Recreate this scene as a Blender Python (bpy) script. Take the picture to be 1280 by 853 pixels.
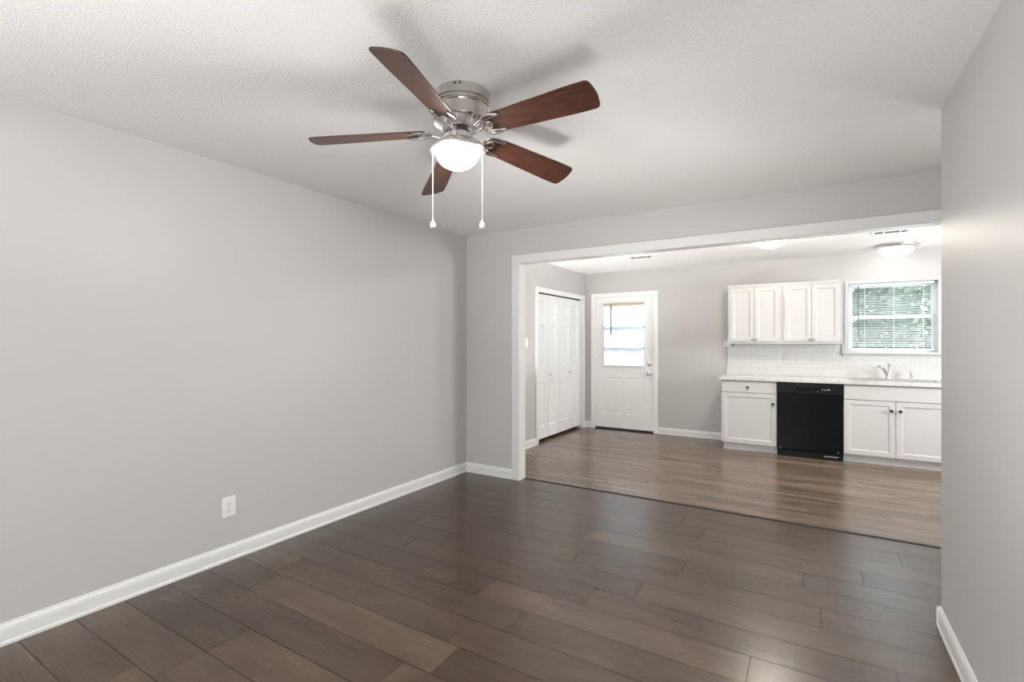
import bpy, bmesh, math, random
from mathutils import Vector, Matrix, noise

for o in list(bpy.data.objects):
    bpy.data.objects.remove(o)
C = bpy.context.scene.collection
random.seed(7)
PI = math.pi
TH = 0.549            # yaw of the camera to the left of the room's long axis
CS, SN = math.cos(TH), math.sin(TH)

# ------------------------------------------------------------------ camera, sky, lights, exposure
cd = bpy.data.cameras.new('camera'); cam = bpy.data.objects.new('camera', cd); C.objects.link(cam)
cam.location = (0, 0, 1.3456); cam.rotation_euler = (PI / 2, 0, TH)
cd.sensor_width = 36; cd.lens = 610.8 / 1280 * 36; cd.shift_y = 1.3 / 1280
cd.clip_start = 0.02; cd.clip_end = 200
bpy.context.scene.camera = cam

w = bpy.data.worlds.new('world'); bpy.context.scene.world = w; w.use_nodes = True
bg = w.node_tree.nodes['Background']
bg.inputs['Color'].default_value = (0.80, 0.90, 1.0, 1); bg.inputs['Strength'].default_value = 3.6

def light(name, kind, loc, rot, energy, color=(1, 1, 1), **kw):
    l = bpy.data.lights.new(name, kind); l.energy = energy; l.color = color
    for k, v in kw.items(): setattr(l, k, v)
    o = bpy.data.objects.new(name, l); o.location = loc; o.rotation_euler = rot; C.objects.link(o)
    return o
LP = dict(sun=6, front=27, east=86, uplight=54, spot=175, spot3=56, spot4=50, kuplight=8, kspot=85, hspot=16, kspot2=225)
DOME1, DOME2 = 84.0, 7.5   # emission of the two kitchen ceiling bowls
light('sun', 'SUN', (3, 14, 12), (math.radians(-38), 0, math.radians(-18)), LP['sun'], (1, .96, .9), angle=0.05)
# added lamp as daylight, outside an invented, unseen window behind the camera
light('added_window_fill', 'AREA', (-1.35, -2.52, 1.5), (PI / 2, 0, 0), LP['front'], (0.97, 0.985, 1.0), shape='RECTANGLE', size=2.5, size_y=1.6)
# added kitchen fill lamp at an invented side window, out of frame right
light('added_side_fill', 'AREA', (2.74, 5.6, 1.55), (0, PI / 2, 0), LP['east'], (0.97, 0.985, 1.0), shape='RECTANGLE', size=1.0, size_y=1.0)
# added fill lamps without fixtures, out of view, turned up to brighten the ceilings
def aimed(name, loc, target, energy, angle, color, radius):
    d = Vector(target) - Vector(loc)
    return light(name, 'SPOT', loc, d.to_track_quat('-Z', 'Y').to_euler(), energy, color, spot_size=math.radians(angle), spot_blend=1.0, shadow_soft_size=radius)
light('added_ceiling_fill', 'AREA', (-1.1, -1.1, 1.55), (PI, 0, 0), LP['uplight'], (1, .985, .96), shape='DISK', size=2.6)
aimed('added_ceiling_fill', (-.55, 1.15, .12), (-1.5, 3.8, 2.44), LP['spot'], 62, (1, .985, .96), .3)
aimed('added_ceiling_fill', (-.6, .4, .12), (-1.7, .8, 2.44), LP['spot4'], 80, (1, .985, .96), .4)
aimed('added_ceiling_fill', (-.2, 1.2, .12), (.1, 2.7, 2.44), LP['spot3'], 84, (1, .985, .96), .3)
light('added_ceiling_fill', 'AREA', (2.0, 5.0, .8), (PI, 0, 0), LP['kuplight'], (1, .985, .96), shape='DISK', size=.9)
aimed('added_ceiling_fill', (1.75, 4.7, .7), (.1, 5.3, 2.42), LP['kspot'], 70, (1, .985, .96), .25)
aimed('added_ceiling_fill', (1.6, 3.45, .5), (.2, 3.0, 2.44), LP['hspot'], 80, (1, .985, .96), .3)
aimed('added_ceiling_fill', (-2.86, 4.45, .3), (-2.3, 5.9, 2.42), LP['kspot2'], 75, (1, .985, .96), .12)

FANL = 180.0           # emission of the fan's bowl
vs = bpy.context.scene.view_settings
vs.view_transform = 'Standard'; vs.look = 'None'; vs.gamma = 1; vs.use_curve_mapping = False
vs.exposure = 0.12

# ------------------------------------------------------------------ materials
def nodes(m): return m.node_tree.nodes, m.node_tree.links
def srgb(r, g, b):
    f = lambda c: (c / 255 / 12.92) if c / 255 <= .04045 else ((c / 255 + .055) / 1.055) ** 2.4
    return (f(r), f(g), f(b), 1)
def mat(name, col, rough=.5, metal=0, spec=.5, bump=None, var=None, emit=None, coat=0, scale_xyz=(1, 1, 1)):
    m = bpy.data.materials.new(name); m.use_nodes = True
    n, l = nodes(m); p = n['Principled BSDF']
    if len(col) == 3: col = (*col, 1)
    p.inputs['Base Color'].default_value = col; p.inputs['Roughness'].default_value = rough
    p.inputs['Metallic'].default_value = metal; p.inputs['Specular IOR Level'].default_value = spec
    p.inputs['Coat Weight'].default_value = coat; p.inputs['Coat Roughness'].default_value = .15
    tc = n.new('ShaderNodeTexCoord'); mp = n.new('ShaderNodeMapping'); mp.inputs['Scale'].default_value = scale_xyz
    l.new(tc.outputs['Object'], mp.inputs['Vector'])
    if var:                                   # (noise scale, amount): slight unevenness of the surface colour
        t = n.new('ShaderNodeTexNoise'); t.inputs['Scale'].default_value = var[0]; t.inputs['Detail'].default_value = 4
        l.new(mp.outputs[0], t.inputs['Vector'])
        mr = n.new('ShaderNodeMapRange'); mr.inputs['To Min'].default_value = 1 - var[1]; mr.inputs['To Max'].default_value = 1 + var[1]
        l.new(t.outputs['Fac'], mr.inputs['Value'])
        vm = n.new('ShaderNodeVectorMath'); vm.operation = 'SCALE'; vm.inputs[0].default_value = col[:3]
        l.new(mr.outputs[0], vm.inputs['Scale']); l.new(vm.outputs[0], p.inputs['Base Color'])
    if bump:                                  # (noise scale, strength, distance, detail)
        t = n.new('ShaderNodeTexNoise'); t.inputs['Scale'].default_value = bump[0]; t.inputs['Detail'].default_value = bump[3]
        l.new(mp.outputs[0], t.inputs['Vector'])
        b = n.new('ShaderNodeBump'); b.inputs['Strength'].default_value = bump[1]; b.inputs['Distance'].default_value = bump[2]
        l.new(t.outputs['Fac'], b.inputs['Height']); l.new(b.outputs[0], p.inputs['Normal'])
    if emit:
        p.inputs['Emission Color'].default_value = (*emit[0], 1); p.inputs['Emission Strength'].default_value = emit[1]
    return m

M = {}
WALLC = (.575, .560, .548)
M['wall'] = mat('wall_paint', WALLC, .42, bump=(240, .12, .002, 2), var=(1.5, .012), spec=.35)
M['trim'] = mat('trim_paint', (.80, .795, .78), .16, spec=.5, var=(3, .01))
M['base'] = mat('baseboard_paint', (.82, .82, .80), .3, spec=.5, var=(3, .01))
M['door'] = mat('door_paint', (.93, .92, .91), .33, spec=.5, var=(3, .01))
M['bifold'] = mat('bifold_paint', (.85, .85, .84), .3, spec=.5, var=(3, .01))
M['cab'] = mat('cabinet_paint', (.63, .622, .608), .35, spec=.5, var=(4, .012))
M['toe'] = mat('toe_kick_paint', (.74, .73, .71), .45, var=(4, .02))
M['nickel'] = mat('brushed_nickel', (.66, .63, .60), .22, 1, bump=(60, .05, .001, 2), scale_xyz=(1, 1, 12))
M['nickel_light'] = mat('satin_nickel', (.78, .75, .74), .3, 1, var=(8, .03))
M['chrome'] = mat('polished_nickel', (.62, .60, .57), .14, 1, var=(8, .02))
M['steel'] = mat('stainless_steel', (.62, .62, .62), .25, 1, bump=(30, .05, .001, 2), scale_xyz=(1, 12, 1))
M['blackmetal'] = mat('black_metal', (.012, .011, .011), .35, var=(10, .1))
M['dwblack'] = mat('black_enamel', (.004, .004, .0045), .22, spec=.16, bump=(3, .03, .004, 1), var=(2, .1))
M['dwtrim'] = mat('black_plastic', (.007, .007, .008), .35, spec=.2, var=(10, .1))
M['plastic'] = mat('white_plastic', (.84, .84, .82), .3, var=(10, .01))
M['slot'] = mat('dark_slot', (.12, .12, .12), .6, var=(10, .05))
M['grey'] = mat('grey_plastic', (.30, .29, .28), .4, var=(10, .05))
M['midgrey'] = mat('mid_grey_plastic', (.42, .41, .40), .4, var=(10, .05))
M['plate'] = mat('almond_plate', (.66, .65, .63), .35, var=(10, .01))
M['dark'] = mat('dark_gap', (.02, .018, .016), .8, var=(10, .05))
M['bronze'] = mat('dark_threshold', (.014, .011, .009), .6, var=(10, .1))
M['vinyl'] = mat('white_vinyl', (.80, .83, .86), .35, var=(5, .01))
M['marklight'] = mat('pale_print', (.45, .45, .46), .4, var=(10, .05))
M['chain'] = mat('white_chain', (.86, .83, .76), .3, var=(20, .02))
M['brass_rail'] = mat('aged_cream_rail', (.55, .48, .33), .45, var=(10, .05))
M['hub'] = mat('dark_motor_hub', (.10, .09, .10), .35, .5, var=(10, .05))

def textured_ceiling():
    m = mat('textured_ceiling', (.90, .89, .875), .8, spec=.2, var=(2, .01)); n, l = nodes(m); p = n['Principled BSDF']
    tc = n.new('ShaderNodeTexCoord')
    a = n.new('ShaderNodeTexNoise'); a.inputs['Scale'].default_value = 120; a.inputs['Detail'].default_value = 5; a.inputs['Roughness'].default_value = .6
    v = n.new('ShaderNodeTexVoronoi'); v.inputs['Scale'].default_value = 140; v.feature = 'SMOOTH_F1'
    cr = n.new('ShaderNodeMapRange'); cr.inputs['From Min'].default_value = .42; cr.inputs['From Max'].default_value = .66
    l.new(tc.outputs['Object'], a.inputs['Vector']); l.new(tc.outputs['Object'], v.inputs['Vector'])
    l.new(a.outputs['Fac'], cr.inputs['Value'])
    mx = n.new('ShaderNodeMath'); mx.operation = 'SUBTRACT'; l.new(cr.outputs[0], mx.inputs[0]); l.new(v.outputs['Distance'], mx.inputs[1])
    b = n.new('ShaderNodeBump'); b.inputs['Strength'].default_value = .55; b.inputs['Distance'].default_value = .0028
    l.new(mx.outputs[0], b.inputs['Height']); l.new(b.outputs[0], p.inputs['Normal'])
    return m
M['ceiling'] = textured_ceiling()

def plank_mat(name, dark, mid, lite, gscale, rough, knots):
    m = bpy.data.materials.new(name); m.use_nodes = True; n, l = nodes(m); p = n['Principled BSDF']
    tc = n.new('ShaderNodeTexCoord'); at = n.new('ShaderNodeAttribute'); at.attribute_name = 'plank'
    sep = n.new('ShaderNodeSeparateColor'); l.new(at.outputs['Color'], sep.inputs[0])
    off = n.new('ShaderNodeCombineXYZ')
    for i, k in enumerate((37.0, 19.0, 53.0)):
        q = n.new('ShaderNodeMath'); q.operation = 'MULTIPLY'; q.inputs[1].default_value = k
        l.new(sep.outputs[1], q.inputs[0]); l.new(q.outputs[0], off.inputs[i])
    add = n.new('ShaderNodeVectorMath'); l.new(tc.outputs['Object'], add.inputs[0]); l.new(off.outputs[0], add.inputs[1])
    def nz(scale, sc, det, rgh=.55, dist=0):
        mp = n.new('ShaderNodeMapping'); mp.inputs['Scale'].default_value = sc; l.new(add.outputs[0], mp.inputs['Vector'])
        t = n.new('ShaderNodeTexNoise'); t.inputs['Scale'].default_value = scale; t.inputs['Detail'].default_value = det
        t.inputs['Roughness'].default_value = rgh; t.inputs['Distortion'].default_value = dist
        l.new(mp.outputs[0], t.inputs['Vector']); return t.outputs['Fac']
    broad = nz(gscale[0], (1, 3.2, 1), 3, .5, .6)
    fine = nz(gscale[1], (.12, 3, 1), 5, .7)
    def math_(op, a, b):
        q = n.new('ShaderNodeMath'); q.operation = op
        for i, x in enumerate((a, b)):
            if isinstance(x, (int, float)): q.inputs[i].default_value = x
            else: l.new(x, q.inputs[i])
        return q.outputs[0]
    t = math_('ADD', sep.outputs[0], math_('MULTIPLY', math_('SUBTRACT', broad, .5), .95))
    t = math_('ADD', t, math_('MULTIPLY', math_('SUBTRACT', fine, .5), .7))
    cr = n.new('ShaderNodeValToRGB'); e = cr.color_ramp.elements
    e[0].position = 0; e[0].color = dark; e[1].position = 1; e[1].color = lite
    x = e.new(.5); x.color = mid
    l.new(t, cr.inputs[0]); col = cr.outputs[0]
    if knots:
        k = nz(2.3, (.55, 2.1, 1), 2, .5, .3)
        mr = n.new('ShaderNodeMapRange'); mr.inputs['From Min'].default_value = .64; mr.inputs['From Max'].default_value = .76
        l.new(k, mr.inputs['Value'])
        f2 = nz(14, (.5, 2.6, 1), 3, .6)
        mr2 = n.new('ShaderNodeMapRange'); mr2.inputs['From Min'].default_value = .45; mr2.inputs['From Max'].default_value = .68
        l.new(f2, mr2.inputs['Value'])
        fac = math_('MULTIPLY', math_('MULTIPLY', mr.outputs[0], mr2.outputs[0]), .8)
        mx = n.new('ShaderNodeMix'); mx.data_type = 'RGBA'; l.new(fac, mx.inputs[0]); l.new(col, mx.inputs[6]); mx.inputs[7].default_value = (dark[0] * .35, dark[1] * .33, dark[2] * .32, 1)
        col = mx.outputs[2]
    l.new(col, p.inputs['Base Color'])
    rr = n.new('ShaderNodeMapRange'); rr.inputs['To Min'].default_value = rough - .05; rr.inputs['To Max'].default_value = rough + .07
    l.new(fine, rr.inputs['Value']); l.new(rr.outputs[0], p.inputs['Roughness'])
    p.inputs['Specular IOR Level'].default_value = .55
    b = n.new('ShaderNodeBump'); b.inputs['Strength'].default_value = .10; b.inputs['Distance'].default_value = .002
    l.new(fine, b.inputs['Height']); l.new(b.outputs[0], p.inputs['Normal'])
    return m
M['plank'] = plank_mat('living_planks', srgb(64, 51, 41), srgb(88, 72, 59), srgb(118, 99, 82), (1.7, 42), .24, True)
M['kplank'] = plank_mat('kitchen_planks', srgb(92, 77, 65), srgb(123, 105, 90), srgb(152, 134, 114), (1.4, 40), .24, False)
M['gap'] = mat('plank_gap', srgb(44, 36, 30), .7, var=(10, .05))

def walnut():
    m = mat('walnut_blade', (.1, .04, .02), .33, spec=.45); n, l = nodes(m); p = n['Principled BSDF']
    tc = n.new('ShaderNodeTexCoord'); mp = n.new('ShaderNodeMapping'); mp.inputs['Scale'].default_value = (1.2, 14, 1)
    t = n.new('ShaderNodeTexNoise'); t.inputs['Scale'].default_value = 6; t.inputs['Detail'].default_value = 6; t.inputs['Roughness'].default_value = .65
    cr = n.new('ShaderNodeValToRGB'); e = cr.color_ramp.elements
    e[0].position = .3; e[0].color = srgb(50, 30, 24); e[1].position = .72; e[1].color = srgb(98, 62, 48)
    l.new(tc.outputs['Object'], mp.inputs[0]); l.new(mp.outputs[0], t.inputs['Vector']); l.new(t.outputs['Fac'], cr.inputs[0]); l.new(cr.outputs[0], p.inputs['Base Color'])
    return m
M['walnut'] = walnut()

def stone():
    m = mat('speckled_laminate', (.8, .79, .77), .22); n, l = nodes(m); p = n['Principled BSDF']
    tc = n.new('ShaderNodeTexCoord')
    a = n.new('ShaderNodeTexNoise'); a.inputs['Scale'].default_value = 26; a.inputs['Detail'].default_value = 6; a.inputs['Roughness'].default_value = .7
    b = n.new('ShaderNodeTexNoise'); b.inputs['Scale'].default_value = 3.5; b.inputs['Detail'].default_value = 2
    mu = n.new('ShaderNodeMath'); mu.operation = 'MULTIPLY'; l.new(tc.outputs['Object'], a.inputs['Vector']); l.new(tc.outputs['Object'], b.inputs['Vector'])
    l.new(a.outputs['Fac'], mu.inputs[0]); l.new(b.outputs['Fac'], mu.inputs[1])
    cr = n.new('ShaderNodeValToRGB'); e = cr.color_ramp.elements
    e[0].position = .29; e[0].color = (.66, .65, .63, 1); e[1].position = .42; e[1].color = (.42, .40, .36, 1)
    x = e.new(.34); x.color = (.59, .58, .555, 1)
    l.new(mu.outputs[0], cr.inputs[0]); l.new(cr.outputs[0], p.inputs['Base Color'])
    return m
M['stone'] = stone()

def tile():
    m = mat('white_subway_tile', (.8, .8, .78), .22); n, l = nodes(m); p = n['Principled BSDF']
    tc = n.new('ShaderNodeTexCoord'); sx = n.new('ShaderNodeSeparateXYZ'); cx = n.new('ShaderNodeCombineXYZ')
    l.new(tc.outputs['Object'], sx.inputs[0]); l.new(sx.outputs[0], cx.inputs[0]); l.new(sx.outputs[2], cx.inputs[1])
    br = n.new('ShaderNodeTexBrick'); br.inputs['Scale'].default_value = 1; br.inputs['Brick Width'].default_value = .152; br.inputs['Row Height'].default_value = .0508
    br.inputs['Mortar Size'].default_value = .0016; br.inputs['Mortar Smooth'].default_value = .3
    br.inputs['Color1'].default_value = (.66, .655, .64, 1); br.inputs['Color2'].default_value = (.64, .635, .62, 1); br.inputs['Mortar'].default_value = (.50, .49, .48, 1)
    l.new(cx.outputs[0], br.inputs['Vector']); l.new(br.outputs['Color'], p.inputs['Base Color'])
    b = n.new('ShaderNodeBump'); b.inputs['Strength'].default_value = .4; b.inputs['Distance'].default_value = .002; b.invert = True
    l.new(br.outputs['Fac'], b.inputs['Height']); l.new(b.outputs[0], p.inputs['Normal'])
    return m
M['tile'] = tile()

def glass():
    m = bpy.data.materials.new('window_glass'); m.use_nodes = True; n, l = nodes(m); n.remove(n['Principled BSDF'])
    o = n['Material Output']; tr = n.new('ShaderNodeBsdfTransparent'); gl = n.new('ShaderNodeBsdfGlossy'); gl.inputs['Roughness'].default_value = .02
    tr.inputs[0].default_value = (.95, .98, .97, 1)
    nz = n.new('ShaderNodeTexNoise'); nz.inputs['Scale'].default_value = 2
    lw = n.new('ShaderNodeLayerWeight'); lw.inputs['Blend'].default_value = .5; pw = n.new('ShaderNodeMath'); pw.operation = 'POWER'; pw.inputs[1].default_value = 5
    fr = n.new('ShaderNodeMath'); fr.operation = 'MULTIPLY_ADD'; fr.inputs[1].default_value = .9; fr.inputs[2].default_value = .04; mx = n.new('ShaderNodeMixShader')
    l.new(lw.outputs['Facing'], pw.inputs[0]); l.new(pw.outputs[0], fr.inputs[0]); l.new(fr.outputs[0], mx.inputs[0]); l.new(tr.outputs[0], mx.inputs[1]); l.new(gl.outputs[0], mx.inputs[2]); l.new(mx.outputs[0], o.inputs[0])
    return m
M['glass'] = glass()
def translucent(name, col, t):
    m = bpy.data.materials.new(name); m.use_nodes = True; n, l = nodes(m); n.remove(n['Principled BSDF'])
    o = n['Material Output']; a = n.new('ShaderNodeBsdfDiffuse'); b = n.new('ShaderNodeBsdfTranslucent'); mx = n.new('ShaderNodeMixShader')
    a.inputs[0].default_value = col; b.inputs[0].default_value = col; mx.inputs[0].default_value = t
    l.new(a.outputs[0], mx.inputs[1]); l.new(b.outputs[0], mx.inputs[2]); l.new(mx.outputs[0], o.inputs[0])
    return m
M['slat'] = translucent('blind_slat', (.88, .91, .94, 1), .35)
M['slat_door'] = translucent('door_blind_slat', (.88, .91, .98, 1), .58)
def bowl_mat(name, col, s):
    return mat(name, (.9, .88, .85), .3, emit=(col, s))
M['bowl_fan'] = bowl_mat('lit_glass_fan', (1.0, .975, .94), FANL)
M['bowl_dome'] = bowl_mat('lit_glass_dome', (1.0, .92, .81), DOME1)
M['bowl_dome_dim'] = bowl_mat('lit_glass_dome_dim', (1.0, .95, .88), DOME2)
def leafmat(name, c1, c2):
    m = mat(name, c1, .6); n, l = nodes(m); p = n['Principled BSDF']
    t = n.new('ShaderNodeTexNoise'); t.inputs['Scale'].default_value = 3; tc = n.new('ShaderNodeTexCoord'); l.new(tc.outputs['Object'], t.inputs['Vector'])
    cr = n.new('ShaderNodeValToRGB'); e = cr.color_ramp.elements; e[0].position = .35; e[0].color = (*c1, 1); e[1].position = .65; e[1].color = (*c2, 1)
    l.new(t.outputs['Fac'], cr.inputs[0]); l.new(cr.outputs[0], p.inputs['Base Color']); return m
M['leaf'] = leafmat('tree_leaves', (.15, .20, .13), (.30, .37, .26))
M['bark'] = mat('tree_bark', (.12, .10, .08), .9, var=(6, .3))
M['grass'] = leafmat('lawn', (.20, .22, .17), (.30, .31, .26))
M['siding'] = mat('neighbour_siding', (.42, .50, .58), .6, var=(2, .05))
M['shingle'] = mat('neighbour_roof', (.2, .2, .22), .8, var=(9, .2))

# ------------------------------------------------------------------ mesh helpers
def finish(name, bm, m, parent=None, smooth=False, bevel=0, seg=2):
    bmesh.ops.recalc_face_normals(bm, faces=bm.faces)
    me = bpy.data.meshes.new(name); bm.to_mesh(me); bm.free()
    ob = bpy.data.objects.new(name, me); C.objects.link(ob)
    if m is not None: me.materials.append(M[m] if isinstance(m, str) else m)
    if smooth:
        for f in me.polygons: f.use_smooth = True
        me.set_sharp_from_angle(angle=math.radians(38))
    if bevel:
        b = ob.modifiers.new('bevel', 'BEVEL'); b.width = bevel; b.segments = seg; b.limit_method = 'ANGLE'; b.angle_limit = math.radians(40)
        for f in me.polygons: f.use_smooth = True
        me.set_sharp_from_angle(angle=math.radians(50))
        b.harden_normals = True
    if parent: ob.parent = parent
    return ob
def add_box(bm, x0, x1, y0, y1, z0, z1):
    v = [bm.verts.new((x, y, z)) for x in (x0, x1) for y in (y0, y1) for z in (z0, z1)]
    for q in ((0, 1, 3, 2), (4, 6, 7, 5), (0, 4, 5, 1), (2, 3, 7, 6), (0, 2, 6, 4), (1, 5, 7, 3)):
        bm.faces.new([v[i] for i in q])
def box(name, x0, x1, y0, y1, z0, z1, m, parent=None, bevel=0, seg=2):
    bm = bmesh.new(); add_box(bm, x0, x1, y0, y1, z0, z1); return finish(name, bm, m, parent, bevel=bevel, seg=seg)
def boxes(name, L, m, parent=None, bevel=0):
    bm = bmesh.new()
    for b in L: add_box(bm, *b)
    return finish(name, bm, m, parent, bevel=bevel)
def add_lathe(bm, prof, seg=48, cx=0, cy=0, axis='Z', off=(0, 0, 0)):
    rings = []
    for r, z in prof:
        if r < 1e-6: rings.append([bm.verts.new((0, 0, z))])
        else: rings.append([bm.verts.new((r * math.cos(2 * PI * i / seg), r * math.sin(2 * PI * i / seg), z)) for i in range(seg)])
    for a, b in zip(rings, rings[1:]):
        for i in range(seg):
            j = (i + 1) % seg
            if len(a) == 1 and len(b) == 1: continue
            if len(a) == 1: bm.faces.new((a[0], b[i], b[j]))
            elif len(b) == 1: bm.faces.new((a[i], b[0], a[j]))
            else: bm.faces.new((a[i], b[i], b[j], a[j]))
    vs_ = [v for r in rings for v in r]
    for v in vs_:
        x, y, z = v.co
        if axis == 'Y': x, y, z = x, -z, y      # profile z runs toward -Y
        if axis == 'X': x, y, z = z, x, y       # profile z runs toward +X
        v.co = (x + off[0], y + off[1], z + off[2])
    return vs_
def spline(P, n=8):
    P = [Vector(p) for p in P]; out = []
    for i in range(len(P) - 1):
        p0 = P[max(i - 1, 0)]; p1 = P[i]; p2 = P[i + 1]; p3 = P[min(i + 2, len(P) - 1)]
        for k in range(n):
            t = k / n
            out.append(.5 * ((2 * p1) + (p2 - p0) * t + (2 * p0 - 5 * p1 + 4 * p2 - p3) * t * t + (3 * p1 - p0 - 3 * p2 + p3) * t ** 3))
    return out + [P[-1]]
def add_tube(bm, P, r, seg=8, flat=1.0):
    P = [Vector(p) for p in P]; n = len(P)
    R = r if isinstance(r, (list, tuple)) else [r] * n
    t0 = (P[1] - P[0]).normalized(); up = Vector((0, 0, 1)) if abs(t0.z) < .9 else Vector((1, 0, 0))
    rings = []
    for i, p in enumerate(P):
        t = (P[min(i + 1, n - 1)] - P[max(i - 1, 0)]).normalized()
        s = t.cross(up).normalized(); u = s.cross(t).normalized(); up = u
        rr = R[min(int(i * len(R) / n), len(R) - 1)] if len(R) != n else R[i]
        rings.append([bm.verts.new(p + s * rr * math.cos(2 * PI * k / seg) + u * rr * flat * math.sin(2 * PI * k / seg)) for k in range(seg)])
    for a, b in zip(rings, rings[1:]):
        for k in range(seg): bm.faces.new((a[k], a[(k + 1) % seg], b[(k + 1) % seg], b[k]))
    bm.faces.new(rings[0][::-1]); bm.faces.new(rings[-1])
def tube(name, P, r, m, parent=None, seg=8, flat=1.0):
    bm = bmesh.new(); add_tube(bm, P, r, seg, flat); return finish(name, bm, m, parent, smooth=True)
def lathe(name, prof, m, parent=None, axis='Z', off=(0, 0, 0), seg=48):
    bm = bmesh.new(); add_lathe(bm, prof, seg, axis=axis, off=off); return finish(name, bm, m, parent, smooth=True)
def thing(name, label, cat, group=None, loc=(0, 0, 0)):
    o = bpy.data.objects.new(name, None); C.objects.link(o); o.empty_display_size = .1; o.location = loc
    o['label'] = label; o['category'] = cat
    if group: o['group'] = group
    return o
def tag(o, label, cat, group=None):
    o['label'] = label; o['category'] = cat
    if group: o['group'] = group
    return o
def struct(o, label=None, cat='structure'):
    o['kind'] = 'structure'
    if label: o['label'] = label; o['category'] = cat
    return o
def rebase(t, loc):
    """put an Empty at the thing's base while its parts stay where they were modelled"""
    loc = Vector(loc)
    for ch in t.children: ch.location = ch.location - loc
    t.location = loc
def slab_with_holes(name, us, vs_, holes, plane, w0, w1, m):
    """solid wall between w0 and w1 on one axis; us/vs_ the outer rectangle; holes = (u0,u1,v0,v1) cut clean through"""
    U = sorted({us[0], us[1], *[h[0] for h in holes], *[h[1] for h in holes]})
    V = sorted({vs_[0], vs_[1], *[h[2] for h in holes], *[h[3] for h in holes]})
    U = [u for u in U if us[0] <= u <= us[1]]; V = [v for v in V if vs_[0] <= v <= vs_[1]]
    solid = lambda i, j: 0 <= i < len(U) - 1 and 0 <= j < len(V) - 1 and not any(h[0] < (U[i] + U[i + 1]) / 2 < h[1] and h[2] < (V[j] + V[j + 1]) / 2 < h[3] for h in holes)
    bm = bmesh.new(); cache = {}
    def P(u, v, w_):
        k = (round(u, 5), round(v, 5), round(w_, 5))
        if k not in cache:
            co = {'X': (w_, u, v), 'Y': (u, w_, v), 'Z': (u, v, w_)}[plane]; cache[k] = bm.verts.new(co)
        return cache[k]
    for i in range(len(U) - 1):
        for j in range(len(V) - 1):
            if not solid(i, j): continue
            a, b, c_, d = U[i], U[i + 1], V[j], V[j + 1]
            for w_ in (w0, w1): bm.faces.new((P(a, c_, w_), P(b, c_, w_), P(b, d, w_), P(a, d, w_)))
            if not solid(i - 1, j): bm.faces.new((P(a, c_, w0), P(a, d, w0), P(a, d, w1), P(a, c_, w1)))
            if not solid(i + 1, j): bm.faces.new((P(b, c_, w0), P(b, d, w0), P(b, d, w1), P(b, c_, w1)))
            if not solid(i, j - 1): bm.faces.new((P(a, c_, w0), P(b, c_, w0), P(b, c_, w1), P(a, c_, w1)))
            if not solid(i, j + 1): bm.faces.new((P(a, d, w0), P(b, d, w0), P(b, d, w1), P(a, d, w1)))
    return finish(name, bm, m)
def profile_run(bm, p0, p1, inward, prof):
    """extrude a (depth, height) profile along the wall line p0-p1; inward = unit vector into the room"""
    p0, p1, inward = Vector(p0), Vector(p1), Vector(inward)
    A = [bm.verts.new(p0 + inward * d + Vector((0, 0, h))) for d, h in prof]
    B = [bm.verts.new(p1 + inward * d + Vector((0, 0, h))) for d, h in prof]
    for i in range(len(prof)):
        j = (i + 1) % len(prof); bm.faces.new((A[i], A[j], B[j], B[i]))
    bm.faces.new(A); bm.faces.new(B[::-1])
BASEPROF = [(0, 0), (.016, 0), (.016, .012), (.0125, .020), (.012, .066), (.010, .080), (.005, .090), (.004, .097), (0, .098)]
def baseboard(name, runs):
    bm = bmesh.new()
    for a, b, n_ in runs: profile_run(bm, a, b, n_, BASEPROF)
    return struct(finish(name, bm, 'base'))

# ------------------------------------------------------------------ room shell
XL, YP, YP2, XR, YRE, YB = -3.06, 4.09, 4.19, .523, 3.013, 7.235
XE, YF, HL, HK = 2.65, -2.35, 2.44, 2.42
OPX0, OPX1, OPZ = -2.41, 2.0, 2.11
struct(slab_with_holes('wall_left', (YF - .12, YB + .12), (-.05, 2.5), [(5.645, 7.13, -.06, 2.02)], 'X', XL - .12, XL, 'wall'))
struct(slab_with_holes('wall_right', (YF - .12, YRE), (-.05, 2.5), [], 'X', XR, XR + .12, 'wall'))
struct(slab_with_holes('wall_hall', (XR + .12, XE), (-.05, 2.5), [], 'Y', YRE - .12, YRE, 'wall'))
struct(slab_with_holes('wall_partition', (XL, XE), (-.05, 2.5), [(OPX0 - .03, OPX1 + .03, -.06, OPZ + .03)], 'Y', YP, YP2, 'wall'))
DX0, DX1, DZ = -2.900, -1.965, 2.052
WX0, WX1, WZ0, WZ1 = .39, 1.228, 1.226, 2.052
struct(slab_with_holes('wall_back', (XL, XE), (-.05, 2.5), [(DX0, DX1, -.06, DZ), (WX0, WX1, WZ0, WZ1)], 'Y', YB, YB + .13, 'wall'))
struct(slab_with_holes('wall_east', (YRE - .12, YB + .13), (-.05, 2.5), [(5.1, 6.1, 1.05, 2.05)], 'X', XE, XE + .12, 'wall'))
struct(slab_with_holes('wall_front', (XL - .12, XR + .12), (-.05, 2.5), [(-2.6, -.1, .7, 2.3)], 'Y', YF - .12, YF, 'wall'))
struct(box('ceiling', XL - .12, XE + .12, YF - .12, YP, HL, HL + .12, 'ceiling'))
struct(box('ceiling', XL - .12, XE + .12, YP2, YB + .13, HK, HK + .14, 'ceiling'))
# closet behind the bifold doors
struct(boxes('wall_closet', [(XL - .80, XL - .74, 5.5, 7.3, 0, 2.5), (XL - .74, XL - .12, 5.5, 5.56, 0, 2.5), (XL - .74, XL - .12, 7.22, 7.3, 0, 2.5), (XL - .8, XL - .12, 5.5, 7.3, 2.3, 2.36)], 'wall'))

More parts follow.
